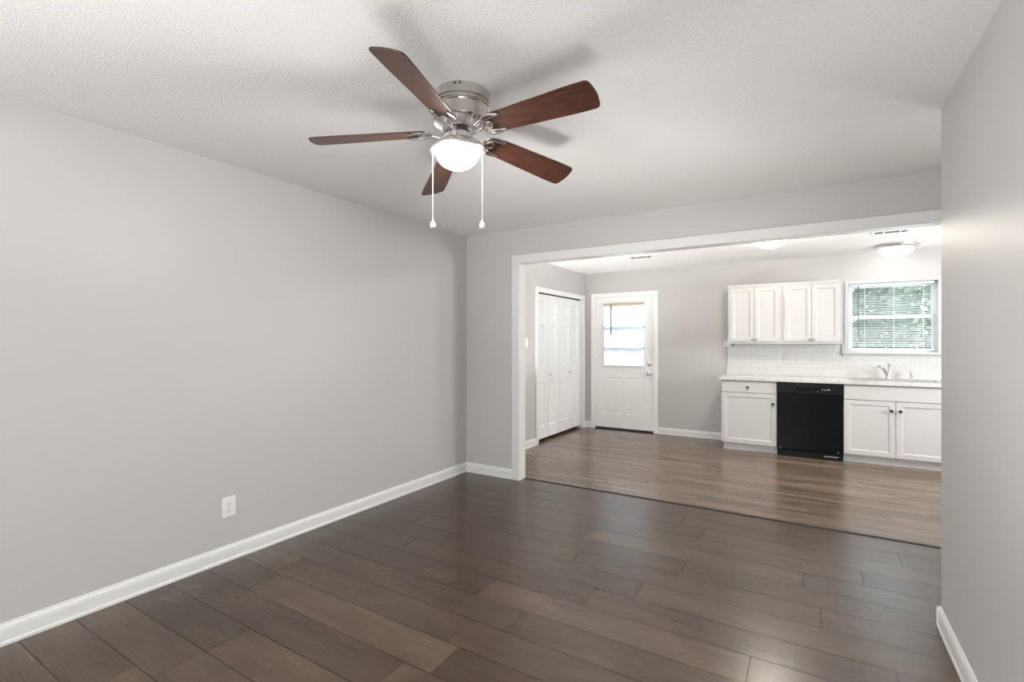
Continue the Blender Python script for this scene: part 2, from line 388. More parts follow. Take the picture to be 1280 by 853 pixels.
# floors: planks laid across the room, each with its own tone
def plank_floor(name, x0, x1, y0, y1, rowh, row0, joint, length, gap, m, tone, overrides=()):
    bm = bmesh.new(); ly = bm.loops.layers.color.new('plank')
    k = math.floor((y0 - row0) / rowh); rnd = random.Random(11)
    while row0 + k * rowh < y1:
        a, b = max(y0, row0 + k * rowh), min(y1, row0 + (k + 1) * rowh)
        L = length(rnd)
        j0 = joint.get(k, rnd.uniform(-L, 0)); x = j0 - math.ceil((j0 - x0) / L) * L
        while x < x1:
            c_, d = max(x, x0), min(x + L, x1)
            if d - c_ > .004:
                t = tone(rnd); idv = rnd.random()
                for (kk, xm, tt) in overrides:
                    if kk == k and x <= xm < x + L: t = tt
                g = gap / 2
                f = bm.faces.new([bm.verts.new(p) for p in ((c_ + g, a + g, 0), (d - g, a + g, 0), (d - g, b - g, 0), (c_ + g, b - g, 0))])
                for lp in f.loops: lp[ly] = (t, idv, rnd.random(), 1)
            x += L
        k += 1
    n0 = len(bm.faces)
    add_box(bm, x0, x1, y0, y1, -.06, -.0015)
    bm.faces.ensure_lookup_table()
    for f in bm.faces[n0:]: f.material_index = 1
    me = bpy.data.meshes.new(name)
    bm.to_mesh(me); bm.free(); ob = bpy.data.objects.new(name, me); C.objects.link(ob)
    me.materials.append(M[m]); me.materials.append(M['gap'])
    return struct(ob)
JO = {1: -2.24, 3: -1.318, 4: -1.395, 6: -.22, 7: -1.0, 8: -.796, 9: .042, 11: -.036, 12: .25, 14: .47}
OV = [(6, -1.0, .72), (6, -2.2, .30), (3, -2.0, .66), (4, -2.2, .45), (1, -1.5, .62), (1, -2.8, .36), (0, -2.4, .58), (2, -2.0, .38), (8, -.3, .66), (8, -1.8, .36),
      (7, -.5, .5), (7, -2.0, .35), (9, -.8, .55), (9, .3, .62), (10, -1.0, .40), (4, -.8, .50), (5, -1.5, .42), (3, -.8, .38)]
plank_floor('floor', XL - .12, XE, YF - .12, 4.172, .2, .916, JO, lambda r: 1.297, .0026, 'plank', lambda r: r.uniform(.28, .70), OV)
plank_floor('floor', XL - .8, XE, 4.196, YB + .14, .0655, 4.196, {}, lambda r: r.choice((.62, .84, 1.02)), .0008, 'kplank', lambda r: r.uniform(.30, .72))
struct(box('trim_1', XL, XE, 4.168, 4.198, -.001, .004, 'bronze', bevel=.0015))

baseboard('baseboard_left', [((XL, YF, 0), (XL, YP, 0), (1, 0, 0)), ((XL, YP2, 0), (XL, 5.583, 0), (1, 0, 0)), ((XL, 7.192, 0), (XL, YB, 0), (1, 0, 0))])
baseboard('baseboard_partition', [((XL, YP, 0), (-2.492, YP, 0), (0, -1, 0))])
baseboard('baseboard_back', [((XL, YB, 0), (-2.958, YB, 0), (0, -1, 0)), ((-1.912, YB, 0), (-.945, YB, 0), (0, -1, 0)), ((1.262, YB, 0), (XE, YB, 0), (0, -1, 0))])
baseboard('baseboard_right', [((XR, YF, 0), (XR, YRE + .016, 0), (-1, 0, 0)), ((XR - .016, YRE, 0), (XE, YRE, 0), (0, 1, 0))])

# cased opening between living room and kitchen: glossy white jambs, head and flat casing
def casing_bm(bm, x0, x1, z1, y_face, w_, t, yb):
    add_box(bm, x0 - w_, x0, y_face - t, yb, 0, z1 + w_); add_box(bm, x1, x1 + w_, y_face - t, yb, 0, z1 + w_); add_box(bm, x0, x1, y_face - t, yb, z1, z1 + w_)
bm = bmesh.new()
casing_bm(bm, OPX0 - .004, OPX1 + .004, OPZ + .002, YP, .078, .018, YP)
struct(finish('trim_2', bm, 'trim', bevel=.002))
struct(boxes('trim_3', [(OPX0 - .03, OPX0, YP - .012, YP2 + .004, 0, OPZ), (OPX1, OPX1 + .03, YP - .012, YP2 + .004, 0, OPZ), (OPX0 - .03, OPX1 + .03, YP - .012, YP2 + .004, OPZ, OPZ + .03)], 'trim', bevel=.0015))

# ------------------------------------------------------------------ panelled-door maker
def panel_faces(bm, x0, x1, z0, z1, y, depth, panels, lip=.022, raise_=.7, thick=.035, holes=()):
    """door slab facing -Y with raised panels (u0,u1,v0,v1); holes are cut right through"""
    rects = [(p, 'p') for p in panels] + [(h, 'h') for h in holes]
    U = sorted({x0, x1, *[r[0][0] for r in rects], *[r[0][1] for r in rects]}); V = sorted({z0, z1, *[r[0][2] for r in rects], *[r[0][3] for r in rects]})
    inside = lambda u, v: next((k for r, k in rects if r[0] < u < r[1] and r[2] < v < r[3]), None)
    for yy, back in ((y, 0), (y + thick, 1)):
        for i in range(len(U) - 1):
            for j in range(len(V) - 1):
                k = inside((U[i] + U[i + 1]) / 2, (V[j] + V[j + 1]) / 2)
                if k == 'h' or (k == 'p' and not back): continue
                bm.faces.new([bm.verts.new(q) for q in ((U[i], yy, V[j]), (U[i + 1], yy, V[j]), (U[i + 1], yy, V[j + 1]), (U[i], yy, V[j + 1]))])
    for (a, b, c_, d), k in rects:
        if k == 'h':
            lv = [(a, b, c_, d, y), (a, b, c_, d, y + thick)]
        else:
            e1, e2 = lip * .45, lip
            lv = [(a, b, c_, d, y), (a + e1, b - e1, c_ + e1, d - e1, y + depth), (a + e2, b - e2, c_ + e2, d - e2, y + depth * (1 - raise_))]
        rs = [[bm.verts.new(q) for q in ((L[0], L[4], L[2]), (L[1], L[4], L[2]), (L[1], L[4], L[3]), (L[0], L[4], L[3]))] for L in lv]
        for r1, r2 in zip(rs, rs[1:]):
            for q in range(4): bm.faces.new((r1[q], r1[(q + 1) % 4], r2[(q + 1) % 4], r2[q]))
        if k == 'p': bm.faces.new(rs[-1])
    c8 = [(x0, z0), (x1, z0), (x1, z1), (x0, z1)]
    for q in range(4):
        (a, c_), (b, d) = c8[q], c8[(q + 1) % 4]
        bm.faces.new([bm.verts.new(p) for p in ((a, y, c_), (b, y, d), (b, y + thick, d), (a, y + thick, c_))])
    bmesh.ops.remove_doubles(bm, verts=bm.verts, dist=1e-5)

def knob_prof(r, L): return [(0, 0), (r * .75, 0), (r * .75, .004), (r * .35, .007), (r * .35, L * .5), (r * .8, L * .62), (r, L * .8), (r * .85, L * .95), (0, L)]

# exterior door (door_2) in the back wall ------------------------------------------------
d2 = bpy.data.objects.new('door_2', None); C.objects.link(d2); struct(d2)
bm = bmesh.new(); x0, x1 = -2.888, -1.977; yf = YB + .012
GX0, GX1, GZ0, GZ1 = -2.755, -2.118, .970, 1.945
panel_faces(bm, x0, x1, .035, 2.040, yf, .006, [(-2.760, -2.475, .245, .800), (-2.390, -2.105, .245, .800)], lip=.035, raise_=.75, thick=.044, holes=[(GX0, GX1, GZ0, GZ1)])
finish('door_leaf', bm, 'door', d2)
bm = bmesh.new()
for a in ((GX0 - .022, GX0 + .012, GZ0 - .022, GZ1 + .022), (GX1 - .012, GX1 + .022, GZ0 - .022, GZ1 + .022)): add_box(bm, a[0], a[1], yf - .009, yf + .002, a[2], a[3])
for z in (GZ0 - .022, GZ1 - .012): add_box(bm, GX0 + .012, GX1 - .012, yf - .009, yf + .002, z, z + .034)
finish('glass_frame', bm, 'door', d2, bevel=.004)
box('pane', GX0, GX1, yf + .022, yf + .026, GZ0, GZ1, 'glass', d2)
bm = bmesh.new()
for z in (1.250, 1.572): add_box(bm, GX0, GX1, YB + .003, yf + .020, z - .013, z + .013)
for x in (GX0 + (GX1 - GX0) / 3, GX0 + 2 * (GX1 - GX0) / 3): add_box(bm, x - .008, x + .008, yf + .012, yf + .020, GZ0, GZ1)
finish('muntin', bm, 'grey', d2)
bm = bmesh.new()
add_box(bm, DX0 - .056, DX0 + .012, YB - .016, YB, 0, DZ + .052); add_box(bm, DX1 - .012, DX1 + .052, YB - .016, YB, 0, DZ + .052); add_box(bm, DX0 + .012, DX1 - .012, YB - .016, YB, DZ - .012, DZ + .052)
finish('door_casing', bm, 'door', d2, bevel=.003)
boxes('door_jamb', [(DX0, DX0 + .010, YB, YB + .13, 0, DZ), (DX1 - .010, DX1, YB, YB + .13, 0, DZ), (DX0 + .01, DX1 - .01, YB, YB + .13, DZ - .010, DZ)], 'door', d2)
box('threshold', DX0 + .01, DX1 - .01, YB - .01, YB + .12, 0, .022, 'bronze', d2, bevel=.003)
kb = lathe('door_knob', [(0, 0), (.030, 0), (.031, .006), (.013, .012), (.012, .030), (.024, .038), (.029, .052), (.025, .066), (0, .072)], 'nickel_light', d2, 'Y', (-2.045, yf, .880))
db = lathe('deadbolt', [(0, 0), (.029, 0), (.030, .008), (.018, .014), (0, .015)], 'nickel_light', d2, 'Y', (-2.045, yf, 1.022))
box('thumb_turn', -2.048, -2.042, yf - .030, yf - .014, 1.008, 1.036, 'nickel_light', db)
for z in (.30, 1.05, 1.82): box('hinge', DX0 + .006, DX0 + .020, YB - .004, YB + .014, z - .045, z + .045, 'base', d2)
box('strike_plate', DX1 - .012, DX1 - .0095, YB, YB + .02, .845, .915, 'nickel_light', d2)
rebase(d2, (-2.432, YB, 0))

# mini blind on the door glass ------------------------------------------------------
t = thing('door_blind', 'closed white mini blind with cream head rail hung over the glass of the exterior door', 'blind')
bz = 1.925; n_s = int((bz - .985) / .0185)
bm = bmesh.new()
for i in range(n_s):
    z = bz - .03 - i * .0185; a = math.radians(74); hw = .0125
    dy, dz = math.cos(a) * hw, math.sin(a) * hw; yc = YB - .006
    q = [(-2.742, yc - dy, z - dz), (-2.131, yc - dy, z - dz), (-2.131, yc - .0015, z), (-2.742, yc - .0015, z), (-2.131, yc + dy, z + dz), (-2.742, yc + dy, z + dz)]
    v = [bm.verts.new(p) for p in q]; bm.faces.new((v[0], v[1], v[2], v[3])); bm.faces.new((v[3], v[2], v[4], v[5]))
finish('slats', bm, 'slat_door', t)
box('head_rail', -2.752, -2.120, YB - .022, YB + .006, 1.905, 1.940, 'brass_rail', t, bevel=.003)
box('bottom_rail', -2.744, -2.129, YB - .014, YB + .004, .975, .990, 'vinyl', t, bevel=.002)
tube('tilt_wand', [(-2.622, YB - .030, 1.915), (-2.622, YB - .030, 1.46)], .009, 'hub', t)
lathe('cord_tassel', [(0, 0), (.004, .0), (.012, -.05), (.0, -.055)], 'plastic', t, 'Z', (-2.622, YB - .030, 1.46), 12)
rebase(t, (-2.436, YB, 1.93))

# bifold closet door (door_1) in the left wall ----------------------------------------
d1 = bpy.data.objects.new('door_1', None); C.objects.link(d1); struct(d1)
Y0, Y1 = 5.645, 7.13
cols = [(5.735, 5.925), (6.055, 6.250), (6.495, 6.680), (6.815, 7.020)]
rows = [(.20, .80), (1.02, 1.57), (1.69, 1.895)]
ybs = [Y0 + .012, 6.016, 6.386, 6.759, Y1 - .008]
for i in range(4):
    bm = bmesh.new(); g = .0025 if i != 1 else .004
    u0, u1 = ybs[i] + g, ybs[i + 1] - g
    panel_faces(bm, u0, u1, .042, 1.993, 0, .011, [(cols[i][0], cols[i][1], a, b) for a, b in rows], lip=.032, raise_=.35, thick=.032)
    for v in bm.verts: v.co = (XL - .036 - v.co.y, v.co.x, v.co.z)   # face -Y -> face +X
    lf = finish('door_leaf', bm, 'bifold', d1)
    if i in (1, 2):
        yk = 6.060 if i == 1 else 6.700
        lathe('door_knob', knob_prof(.017, .032), 'nickel_light', lf, 'X', (XL - .036, yk, .898), 20)
        lf.name = 'door_leaf'
bm = bmesh.new()
for a in ((Y0 - .058, Y0 + .006, 0, 2.072), (Y1 - .006, Y1 + .062, 0, 2.072), (Y0 + .006, Y1 - .006, 2.008, 2.072)): add_box(bm, XL, XL + .016, *a)
finish('door_casing', bm, 'bifold', d1, bevel=.004)
boxes('door_jamb', [(XL - .12, XL, Y0, Y0 + .008, 0, 2.02), (XL - .12, XL, Y1 - .006, Y1, 0, 2.02), (XL - .12, XL, Y0 + .008, Y1 - .006, 2.012, 2.02)], 'bifold', d1)
box('door_track', XL - .065, XL - .040, Y0 + .01, Y1 - .008, 1.998, 2.012, 'dark', d1)
rebase(d1, (XL, (Y0 + Y1) / 2, 0))

# ------------------------------------------------------------------ kitchen window (window_1)
w1 = bpy.data.objects.new('window_1', None); C.objects.link(w1); struct(w1)
bm = bmesh.new()
for a in ((WX0 - .036, WX0, WZ0, WZ1 + .036), (WX1, WX1 + .036, WZ0, WZ1 + .036), (WX0, WX1, WZ1, WZ1 + .036)): add_box(bm, a[0], a[1], YB - .012, YB, a[2], a[3])
finish('window_casing', bm, 'cab', w1, bevel=.002)
box('window_sill', WX0 - .062, WX1 + .062, YB - .045, YB + .06, WZ0 - .024, WZ0 + .004, 'cab', w1, bevel=.004)
box('window_apron', WX0 - .055, WX1 + .055, YB - .014, YB, WZ0 - .050, WZ0 - .024, 'cab', w1, bevel=.002)
box('side_strip', WX0 - .062, WX0 - .040, YB - .018, YB, WZ0, WZ0 + .10, 'cab', w1, bevel=.002)
fy0, fy1 = YB + .065, YB + .12; fw = .034; MZ = 1.645
boxes('window_frame', [(WX0, WX0 + .012, fy0, fy1, WZ0, WZ1), (WX1 - .012, WX1, fy0, fy1, WZ0, WZ1), (WX0 + .012, WX1 - .012, fy0, fy1, WZ1 - .012, WZ1), (WX0 + .012, WX1 - .012, fy0, fy1, WZ0, WZ0 + .012)], 'vinyl', w1)
def sash(z0, z1, y0, y1):
    a, b = WX0 + .012, WX1 - .012
    s_ = boxes('sash', [(a, a + fw, y0, y1, z0, z1), (b - fw, b, y0, y1, z0, z1), (a + fw, b - fw, y0, y1, z1 - fw, z1), (a + fw, b - fw, y0, y1, z0, z0 + fw)], 'vinyl', w1)
    box('pane', a + fw, b - fw, (y0 + y1) / 2 - .002, (y0 + y1) / 2 + .002, z0 + fw, z1 - fw, 'glass', s_)
sash(MZ - .018, WZ1 - .012, YB + .094, YB + .115)
sash(WZ0 + .012, MZ + .018, YB + .070, YB + .091)
rebase(w1, (.81, YB, WZ0))

t = thing('window_blind', 'open white mini blind with a dark tilt wand hanging in the kitchen window', 'blind')
bx0, bx1, bt, bb = WX0 + .032, WX1 - .032, WZ1 - .004, 1.262
bm = bmesh.new(); z = bt - .035
while z > bb + .030:
    a = math.radians(14); hw = .0125; dy, dz = math.cos(a) * hw, math.sin(a) * hw; yc = YB + .035
    top = [bm.verts.new(p) for p in ((bx0, yc - dy, z - dz), (bx1, yc - dy, z - dz), (bx1, yc, z + .0018), (bx0, yc, z + .0018), (bx1, yc + dy, z + dz), (bx0, yc + dy, z + dz))]
    bm.faces.new(top[:4]); bm.faces.new((top[3], top[2], top[4], top[5])); z -= .0205
finish('slats', bm, 'slat', t)
box('head_rail', bx0 - .004, bx1 + .004, YB + .020, YB + .048, bt - .026, bt, 'vinyl', t, bevel=.002)
box('bottom_rail', bx0, bx1, YB + .022, YB + .048, bb - .010, bb + .008, 'vinyl', t, bevel=.003)
for x in (.555, .835, 1.105):
    bm = bmesh.new()
    for yy in (YB + .021, YB + .049): add_tube(bm, [(x, yy, bt - .02), (x, yy, bb)], .0018, 6)
    finish('ladder_cord', bm, 'vinyl', t)
tube('tilt_wand', [(.492, YB + .012, bt - .02), (.494, YB + .008, 1.375)], .005, 'hub', t)
rebase(t, (.81, YB + .035, bt))

# invented windows out of view, behind the camera and east: plain frames
for nm, (fx, fz, plane) in {'window_2': ((-2.6, -.1), (.7, 2.3), 'Y'), 'window_3': ((5.1, 6.1), (1.05, 2.05), 'X')}.items():
    a, b = fx; c_, d = fz; q = .05; L = [(a, a + q, c_, d), (b - q, b, c_, d), (a + q, b - q, c_, c_ + q), (a + q, b - q, d - q, d), ((a + b) / 2 - .02, (a + b) / 2 + .02, c_ + q, d - q)]
    bm = bmesh.new()
    for (u0, u1, v0, v1) in L:
        if plane == 'Y': add_box(bm, u0, u1, YF - .10, YF - .02, v0, v1)
        else: add_box(bm, XE + .02, XE + .10, u0, u1, v0, v1)
    struct(finish(nm, bm, 'vinyl'))

# ------------------------------------------------------------------ kitchen cabinets
def shaker(bm, x0, x1, z0, z1, y, fr=.055, depth=.009, thick=.019):
    """a recessed-panel front whose face lies at y and looks toward -Y"""
    A = [(x0, z0), (x1, z0), (x1, z1), (x0, z1)]
    B = [(x0 + fr, z0 + fr), (x1 - fr, z0 + fr), (x1 - fr, z1 - fr), (x0 + fr, z1 - fr)]
    e = .010; D = [(x0 + fr + e, z0 + fr + e), (x1 - fr - e, z0 + fr + e), (x1 - fr - e, z1 - fr - e), (x0 + fr + e, z1 - fr - e)]
    R = [[bm.verts.new((x, yy, z)) for x, z in S] for S, yy in ((A, y + thick), (A, y), (B, y), (D, y + depth))]
    for r1, r2 in zip(R, R[1:]):
        for q in range(4): bm.faces.new((r1[q], r1[(q + 1) % 4], r2[(q + 1) % 4], r2[q]))
    bm.faces.new(R[-1]); bm.faces.new(R[0])
def square_knob(x, y, z, parent, m='blackmetal'):
    bm = bmesh.new(); add_lathe(bm, [(0, 0), (.006, 0), (.006, .014), (0, .014)], 12, axis='Y', off=(x, y, z)); add_box(bm, x - .014, x + .014, y - .026, y - .013, z - .014, z + .014)
    return finish('knob', bm, m, parent, bevel=.0015)
UF = 6.93
for (a, b, dl, lab) in ((-.926, -.3085, ((-.895, -.6185), (-.6145, -.338)), 'white two-door wall cabinet, left of the pair, beside the bare grey wall'),
                        (-.3085, .300, ((-.276, .0055), (.0095, .291)), 'white two-door wall cabinet, right of the pair, next to the kitchen window')):
    t = thing('wall_cabinet', lab, 'cabinet', 'white wall cabinets above the counter')
    bm = bmesh.new(); add_box(bm, a, b, UF, YB - .001, 1.325, 2.08); finish('cabinet_body', bm, 'cab', t, bevel=.0015)
    box('top_molding', a - .002 if a < -.9 else a, b, UF - .006, UF + .002, 2.052, 2.082, 'cab', t, bevel=.002)
    for i, (p, q) in enumerate(dl):
        bm = bmesh.new(); shaker(bm, p, q, 1.354, 2.037, UF - .020, fr=.045, depth=.008)
        dr = finish('door', bm, 'cab', t)
        kx = q - .018 if i == 0 else p + .018
        lathe('knob', knob_prof(.014, .026), 'grey', dr, 'Y', (kx, UF - .020, 1.378), 16)
        hx = p - .003 if i == 0 else q + .003
        for z in (1.43, 1.955): box('hinge', hx - .004, hx + .004, UF - .012, UF - .001, z - .028, z + .028, 'nickel_light', dr)
    rebase(t, ((a + b) / 2, UF + .15, 1.325))

BF = 6.612           # face of the base doors
def base_unit(name, lab, a, b, fronts, left_end=False):
    t = thing(name, lab, 'cabinet')
    y1 = YB - .001
    boxes('cabinet_body', [(a, a + .016, BF + .020, y1, .095, .872), (b - .016, b, BF + .020, y1, .095, .872), (a + .016, b - .016, BF + .020, y1, .095, .111), (a + .016, b - .016, y1 - .006, y1, .111, .872),
        (a + .016, b - .016, BF + .020, BF + .039, .700, .728), (a + .016, b - .016, BF + .020, BF + .039, .844, .872), (a + .016, a + .050, BF + .020, BF + .039, .111, .844), (b - .050, b - .016, BF + .020, BF + .039, .111, .844), ((a + b) / 2 - .02, (a + b) / 2 + .02, BF + .020, BF + .039, .111, .700)], 'cab', t)
    box('toe_kick', a + (.0 if not left_end else .004), b, BF + .062, BF + .082, 0, .097, 'toe', t)
    if left_end:
        box('end_panel', a, a + .016, BF + .062, YB - .001, 0, .0949, 'cab', t)
    for f in fronts:
        if f[0] == 'door':
            bm = bmesh.new(); shaker(bm, *f[1:5], BF, fr=.050, depth=.007); o = finish('door', bm, 'cab', t)
        elif f[0] == 'drawer':
            o = box('drawer', f[1], f[2], BF, BF + .019, f[3], f[4], 'cab', t, bevel=.002)
        else:
            o = box('false_front', f[1], f[2], BF, BF + .019, f[3], f[4], 'cab', t, bevel=.002)
        if len(f) > 5: square_knob(f[5], BF, f[6], o)
    rebase(t, ((a + b) / 2, (BF + YB) / 2, 0))
    return t
base_unit('base_cabinet', 'white base cabinet with a drawer above one door, left of the dishwasher', -.960, -.347,
          [('drawer', -.957, -.351, .725, .862, -.661, .790), ('door', -.957, -.351, .098, .719, -.388, .603)], True)
base_unit('sink_cabinet', 'white two-door sink base cabinet with a plain false front, right of the dishwasher', .312, 1.236,
          [('false', .316, 1.232, .708, .862), ('door', .316, .774, .098, .702, .737, .603), ('door', .779, 1.232, .098, .702, .814, .603)])

# dishwasher -----------------------------------------------------------------
t = thing('dishwasher', 'black built-in dishwasher with a recessed handle between the white base cabinets', 'dishwasher')
dx0, dx1, dy = -.341, .306, 6.598
box('tub', dx0 + .006, dx1 - .006, dy + .035, YB - .03, .02, .864, 'dwtrim', t)
bm = bmesh.new(); add_box(bm, dx0, dx1, dy, dy + .04, .083, .742); finish('door', bm, 'dwblack', t, bevel=.006, seg=3)
# console with a handle pocket
px0, px1, pz0, pz1 = -.150, .085, .775, .822
bm = bmesh.new()
U = [dx0, px0, px1, dx1]; V = [.748, pz0, pz1, .866]
for i in range(3):
    for j in range(3):
        if i == 1 and j == 1: continue
        bm.faces.new([bm.verts.new(q) for q in ((U[i], dy - .006, V[j]), (U[i + 1], dy - .006, V[j]), (U[i + 1], dy - .006, V[j + 1]), (U[i], dy - .006, V[j + 1]))])
c4 = [(px0, pz0), (px1, pz0), (px1, pz1), (px0, pz1)]
for q in range(4):
    (a, c_), (b, d) = c4[q], c4[(q + 1) % 4]
    bm.faces.new([bm.verts.new(p) for p in ((a, dy - .006, c_), (b, dy - .006, d), (b, dy + .028, d), (a, dy + .028, c_))])
bm.faces.new([bm.verts.new((a, dy + .028, c_)) for a, c_ in c4])
c4 = [(dx0, .748), (dx1, .748), (dx1, .866), (dx0, .866)]
for q in range(4):
    (a, c_), (b, d) = c4[q], c4[(q + 1) % 4]
    bm.faces.new([bm.verts.new(p) for p in ((a, dy - .006, c_), (b, dy - .006, d), (b, dy + .034, d), (a, dy + .034, c_))])
bm.faces.new([bm.verts.new((a, dy + .034, c_)) for a, c_ in c4])
bmesh.ops.remove_doubles(bm, verts=bm.verts, dist=1e-5)
cn = finish('control_panel', bm, 'dwtrim', t)
box('handle', px0 - .008, px1 + .008, dy - .016, dy - .006, .820, .834, 'dwtrim', cn, bevel=.003)
for x, z, w_ in ((.112, .801, .008), (.133, .796, .006), (.150, .797, .006), (.172, .802, .022)):
    box('button', x - w_ / 2, x + w_ / 2, dy - .0075, dy - .006, z - .005, z + .005, 'marklight', cn)
box('latch_mark', .064, .074, dy - .0175, dy - .0165, .779, .786, 'marklight', cn)
box('kick_plate', dx0 + .004, dx1 - .004, dy + .020, dy + .034, .006, .076, 'dwtrim', t, bevel=.002)
box('nameplate', .130, .262, dy + .018, dy + .020, .036, .045, 'marklight', t)
for x in (dx0 + .030, dx1 - .045): box('screw_cover', x - .005, x + .005, dy - .002, dy, .092, .100, 'marklight', t)
rebase(t, (-.02, 6.9, 0))

# countertop with sink cut-out ------------------------------------------------
t = thing('countertop', 'white speckled countertop with a low backsplash running over the base cabinets and dishwasher', 'countertop')
CX0, CX1, CY0, CZ0, CZ1 = -.985, 1.262, 6.588, .874, .915
SX0, SX1, SY0, SY1 = .372, 1.205, 6.675, 7.165
o = slab_with_holes('worktop', (CX0, CX1), (CY0, YB - .001), [(SX0 + .02, SX1 - .02, SY0 + .02, SY1 - .02)], 'Z', CZ0, CZ1, 'stone'); o.parent = t
bv = o.modifiers.new('bevel', 'BEVEL'); bv.width = .004; bv.segments = 2; bv.limit_method = 'ANGLE'
box('backsplash_lip', CX0, CX1, YB - .022, YB - .001, CZ1, 1.020, 'stone', t, bevel=.003)
rebase(t, (.14, 6.91, CZ0))

o = box('tile_backsplash', -.968, 1.262, YB - .0095, YB - .0005, 1.020, 1.3245, 'tile')
# tile field continues right of the cabinets up to the window stool
me = o.data; bm = bmesh.new(); add_box(bm, -.968, .300, YB - .0095, YB - .0005, 1.0205, 1.3245); add_box(bm, .300, 1.262, YB - .0095, YB - .0005, 1.0205, WZ0 - .0505)
bmesh.ops.recalc_face_normals(bm, faces=bm.faces); bm.to_mesh(me); bm.free()
tag(o, 'white subway tile backsplash on the wall between the counter and wall cabinets', 'backsplash')

# sink ---------------------------------------------------------------------------
t = thing('kitchen_sink', 'stainless steel double-bowl sink set into the white countertop under the window', 'sink')
bw = [(SX0 + .035, .5 * (SX0 + SX1) - .018), (.5 * (SX0 + SX1) + .018, SX1 - .035)]
o = slab_with_holes('rim', (SX0, SX1), (SY0, SY1), [(bw[0][0], bw[0][1], SY0 + .035, SY1 - .085), (bw[1][0], bw[1][1], SY0 + .035, SY1 - .085)], 'Z', CZ1, CZ1 + .006, 'steel'); o.parent = t
bv = o.modifiers.new('bevel', 'BEVEL'); bv.width = .002; bv.segments = 2; bv.limit_method = 'ANGLE'
for a, b in bw:
    bm = bmesh.new(); ring = []
    for dz, ins in ((.003, 0), (-.02, .006), (-.16, .018), (-.175, .05)):
        ring.append([bm.verts.new(p) for p in ((a + ins, SY0 + .035 + ins, CZ1 + dz), (b - ins, SY0 + .035 + ins, CZ1 + dz), (b - ins, SY1 - .085 - ins, CZ1 + dz), (a + ins, SY1 - .085 - ins, CZ1 + dz))])
    for r1, r2 in zip(ring, ring[1:]):
        for q in range(4): bm.faces.new((r1[q], r1[(q + 1) % 4], r2[(q + 1) % 4], r2[q]))
    bm.faces.new(ring[-1]); bo = finish('bowl', bm, 'steel', t)
    lathe('drain', [(0, .0), (.042, .0), (.044, .003), (.03, .002), (0, -.002)], 'chrome', bo, 'Z', ((a + b) / 2, (SY0 + SY1) / 2 - .02, CZ1 - .174), 24)
rebase(t, ((SX0 + SX1) / 2, (SY0 + SY1) / 2, CZ1))

# faucet --------------------------------------------------------------------------
fx, fy, fz = .770, 7.118, CZ1 + .006
t = thing('kitchen_faucet', 'brushed nickel single-lever faucet with a curved spout behind the sink', 'faucet')
lathe('base', [(0, 0), (.031, 0), (.031, .006), (.026, .014), (.022, .05), (.020, .058), (0, .062)], 'nickel', t, 'Z', (fx, fy, fz), 32)
tube('spout', spline([(fx, fy, fz + .02), (fx - .022, fy - .012, fz + .060), (fx - .055, fy - .035, fz + .115), (fx - .095, fy - .062, fz + .145), (fx - .135, fy - .09, fz + .147), (fx - .155, fy - .10, fz + .132)], 6), [.017, .016, .015, .0125, .012, .012], 'nickel', t, 14)
tube('lever', [(fx, fy, fz + .05), (fx + .004, fy, fz + .09), (fx + .002, fy, fz + .13), (fx + .004, fy, fz + .172)], [.017, .013, .012, .015], 'nickel', t, 12)
rebase(t, (fx, fy, fz))
sx = .975
t = thing('side_sprayer', 'small nickel side sprayer standing on the sink ledge, right of the faucet', 'sprayer')
lathe('base', [(0, 0), (.022, 0), (.021, .008), (.014, .018), (0, .018)], 'nickel', t, 'Z', (sx, fy, fz), 24)
lathe('spray_head', [(0, .018), (.013, .018), (.0145, .06), (.017, .085), (.013, .106), (.006, .118), (0, .119)], 'nickel', t, 'Z', (sx, fy, fz), 24)
rebase(t, (sx, fy, fz))

# ------------------------------------------------------------------ plates on the walls
def outlet(name, lab, cat, origin, ax, kind, w_=.078, h_=.120, pm='plastic'):
    """ax: 'X' plate on the left wall looking +X, 'Y' plate on the back wall looking -Y"""
    t = thing(name, lab, cat)
    def put(u0, u1, d0, d1, z0, z1):
        if ax == 'X': return (origin[0] + d0, origin[0] + d1, origin[1] + u0, origin[1] + u1, origin[2] + z0, origin[2] + z1)
        return (origin[0] + u0, origin[0] + u1, origin[1] - d1, origin[1] - d0, origin[2] + z0, origin[2] + z1)
    box('plate', *put(-w_ / 2, w_ / 2, 0, .006, -h_ / 2, h_ / 2), pm, t, bevel=.0025)
    if kind == 'outlet':
        for zz in (-.020, .020):
            o = box('socket', *put(-.017, .017, .006, .0085, zz - .014, zz + .014), pm, t, bevel=.001)
            boxes('slot', [put(-.008, -.0055, .0085, .0089, zz - .002, zz + .007), put(.0055, .008, .0085, .0089, zz - .002, zz + .007), put(-.002, .002, .0085, .0089, zz - .010, zz - .006)], 'slot', o)
        box('screw', *put(-.003, .003, .006, .0075, -.003, .003), 'grey', t)
    elif kind == 'switch':
        box('toggle', *put(-.005, .005, .006, .018, -.004, .012), 'plastic', t, bevel=.001)
        for zz in (-.03, .03): box('screw', *put(-.003, .003, .006, .0072, zz - .003, zz + .003), 'grey', t)
    elif kind == 'toggle2':
        box('button', *put(.010, .034, .006, .03, -.028, -.004), 'grey', t, bevel=.003)
    rebase(t, origin)
    return t
outlet('wall_outlet', 'white duplex outlet low on the long grey left wall above the baseboard', 'outlet', (XL, 1.657, .331), 'X', 'outlet', .084, .124)
outlet('light_switch', 'white toggle light switch on the kitchen side wall left of the bifold closet', 'switch', (XL, 5.345, 1.340), 'X', 'switch', .075, .120)
outlet('backsplash_outlet', 'white duplex outlet set in the subway tile under the wall cabinets', 'outlet', (-.262, YB - .0095, 1.125), 'Y', 'outlet', .072, .112, 'plate')
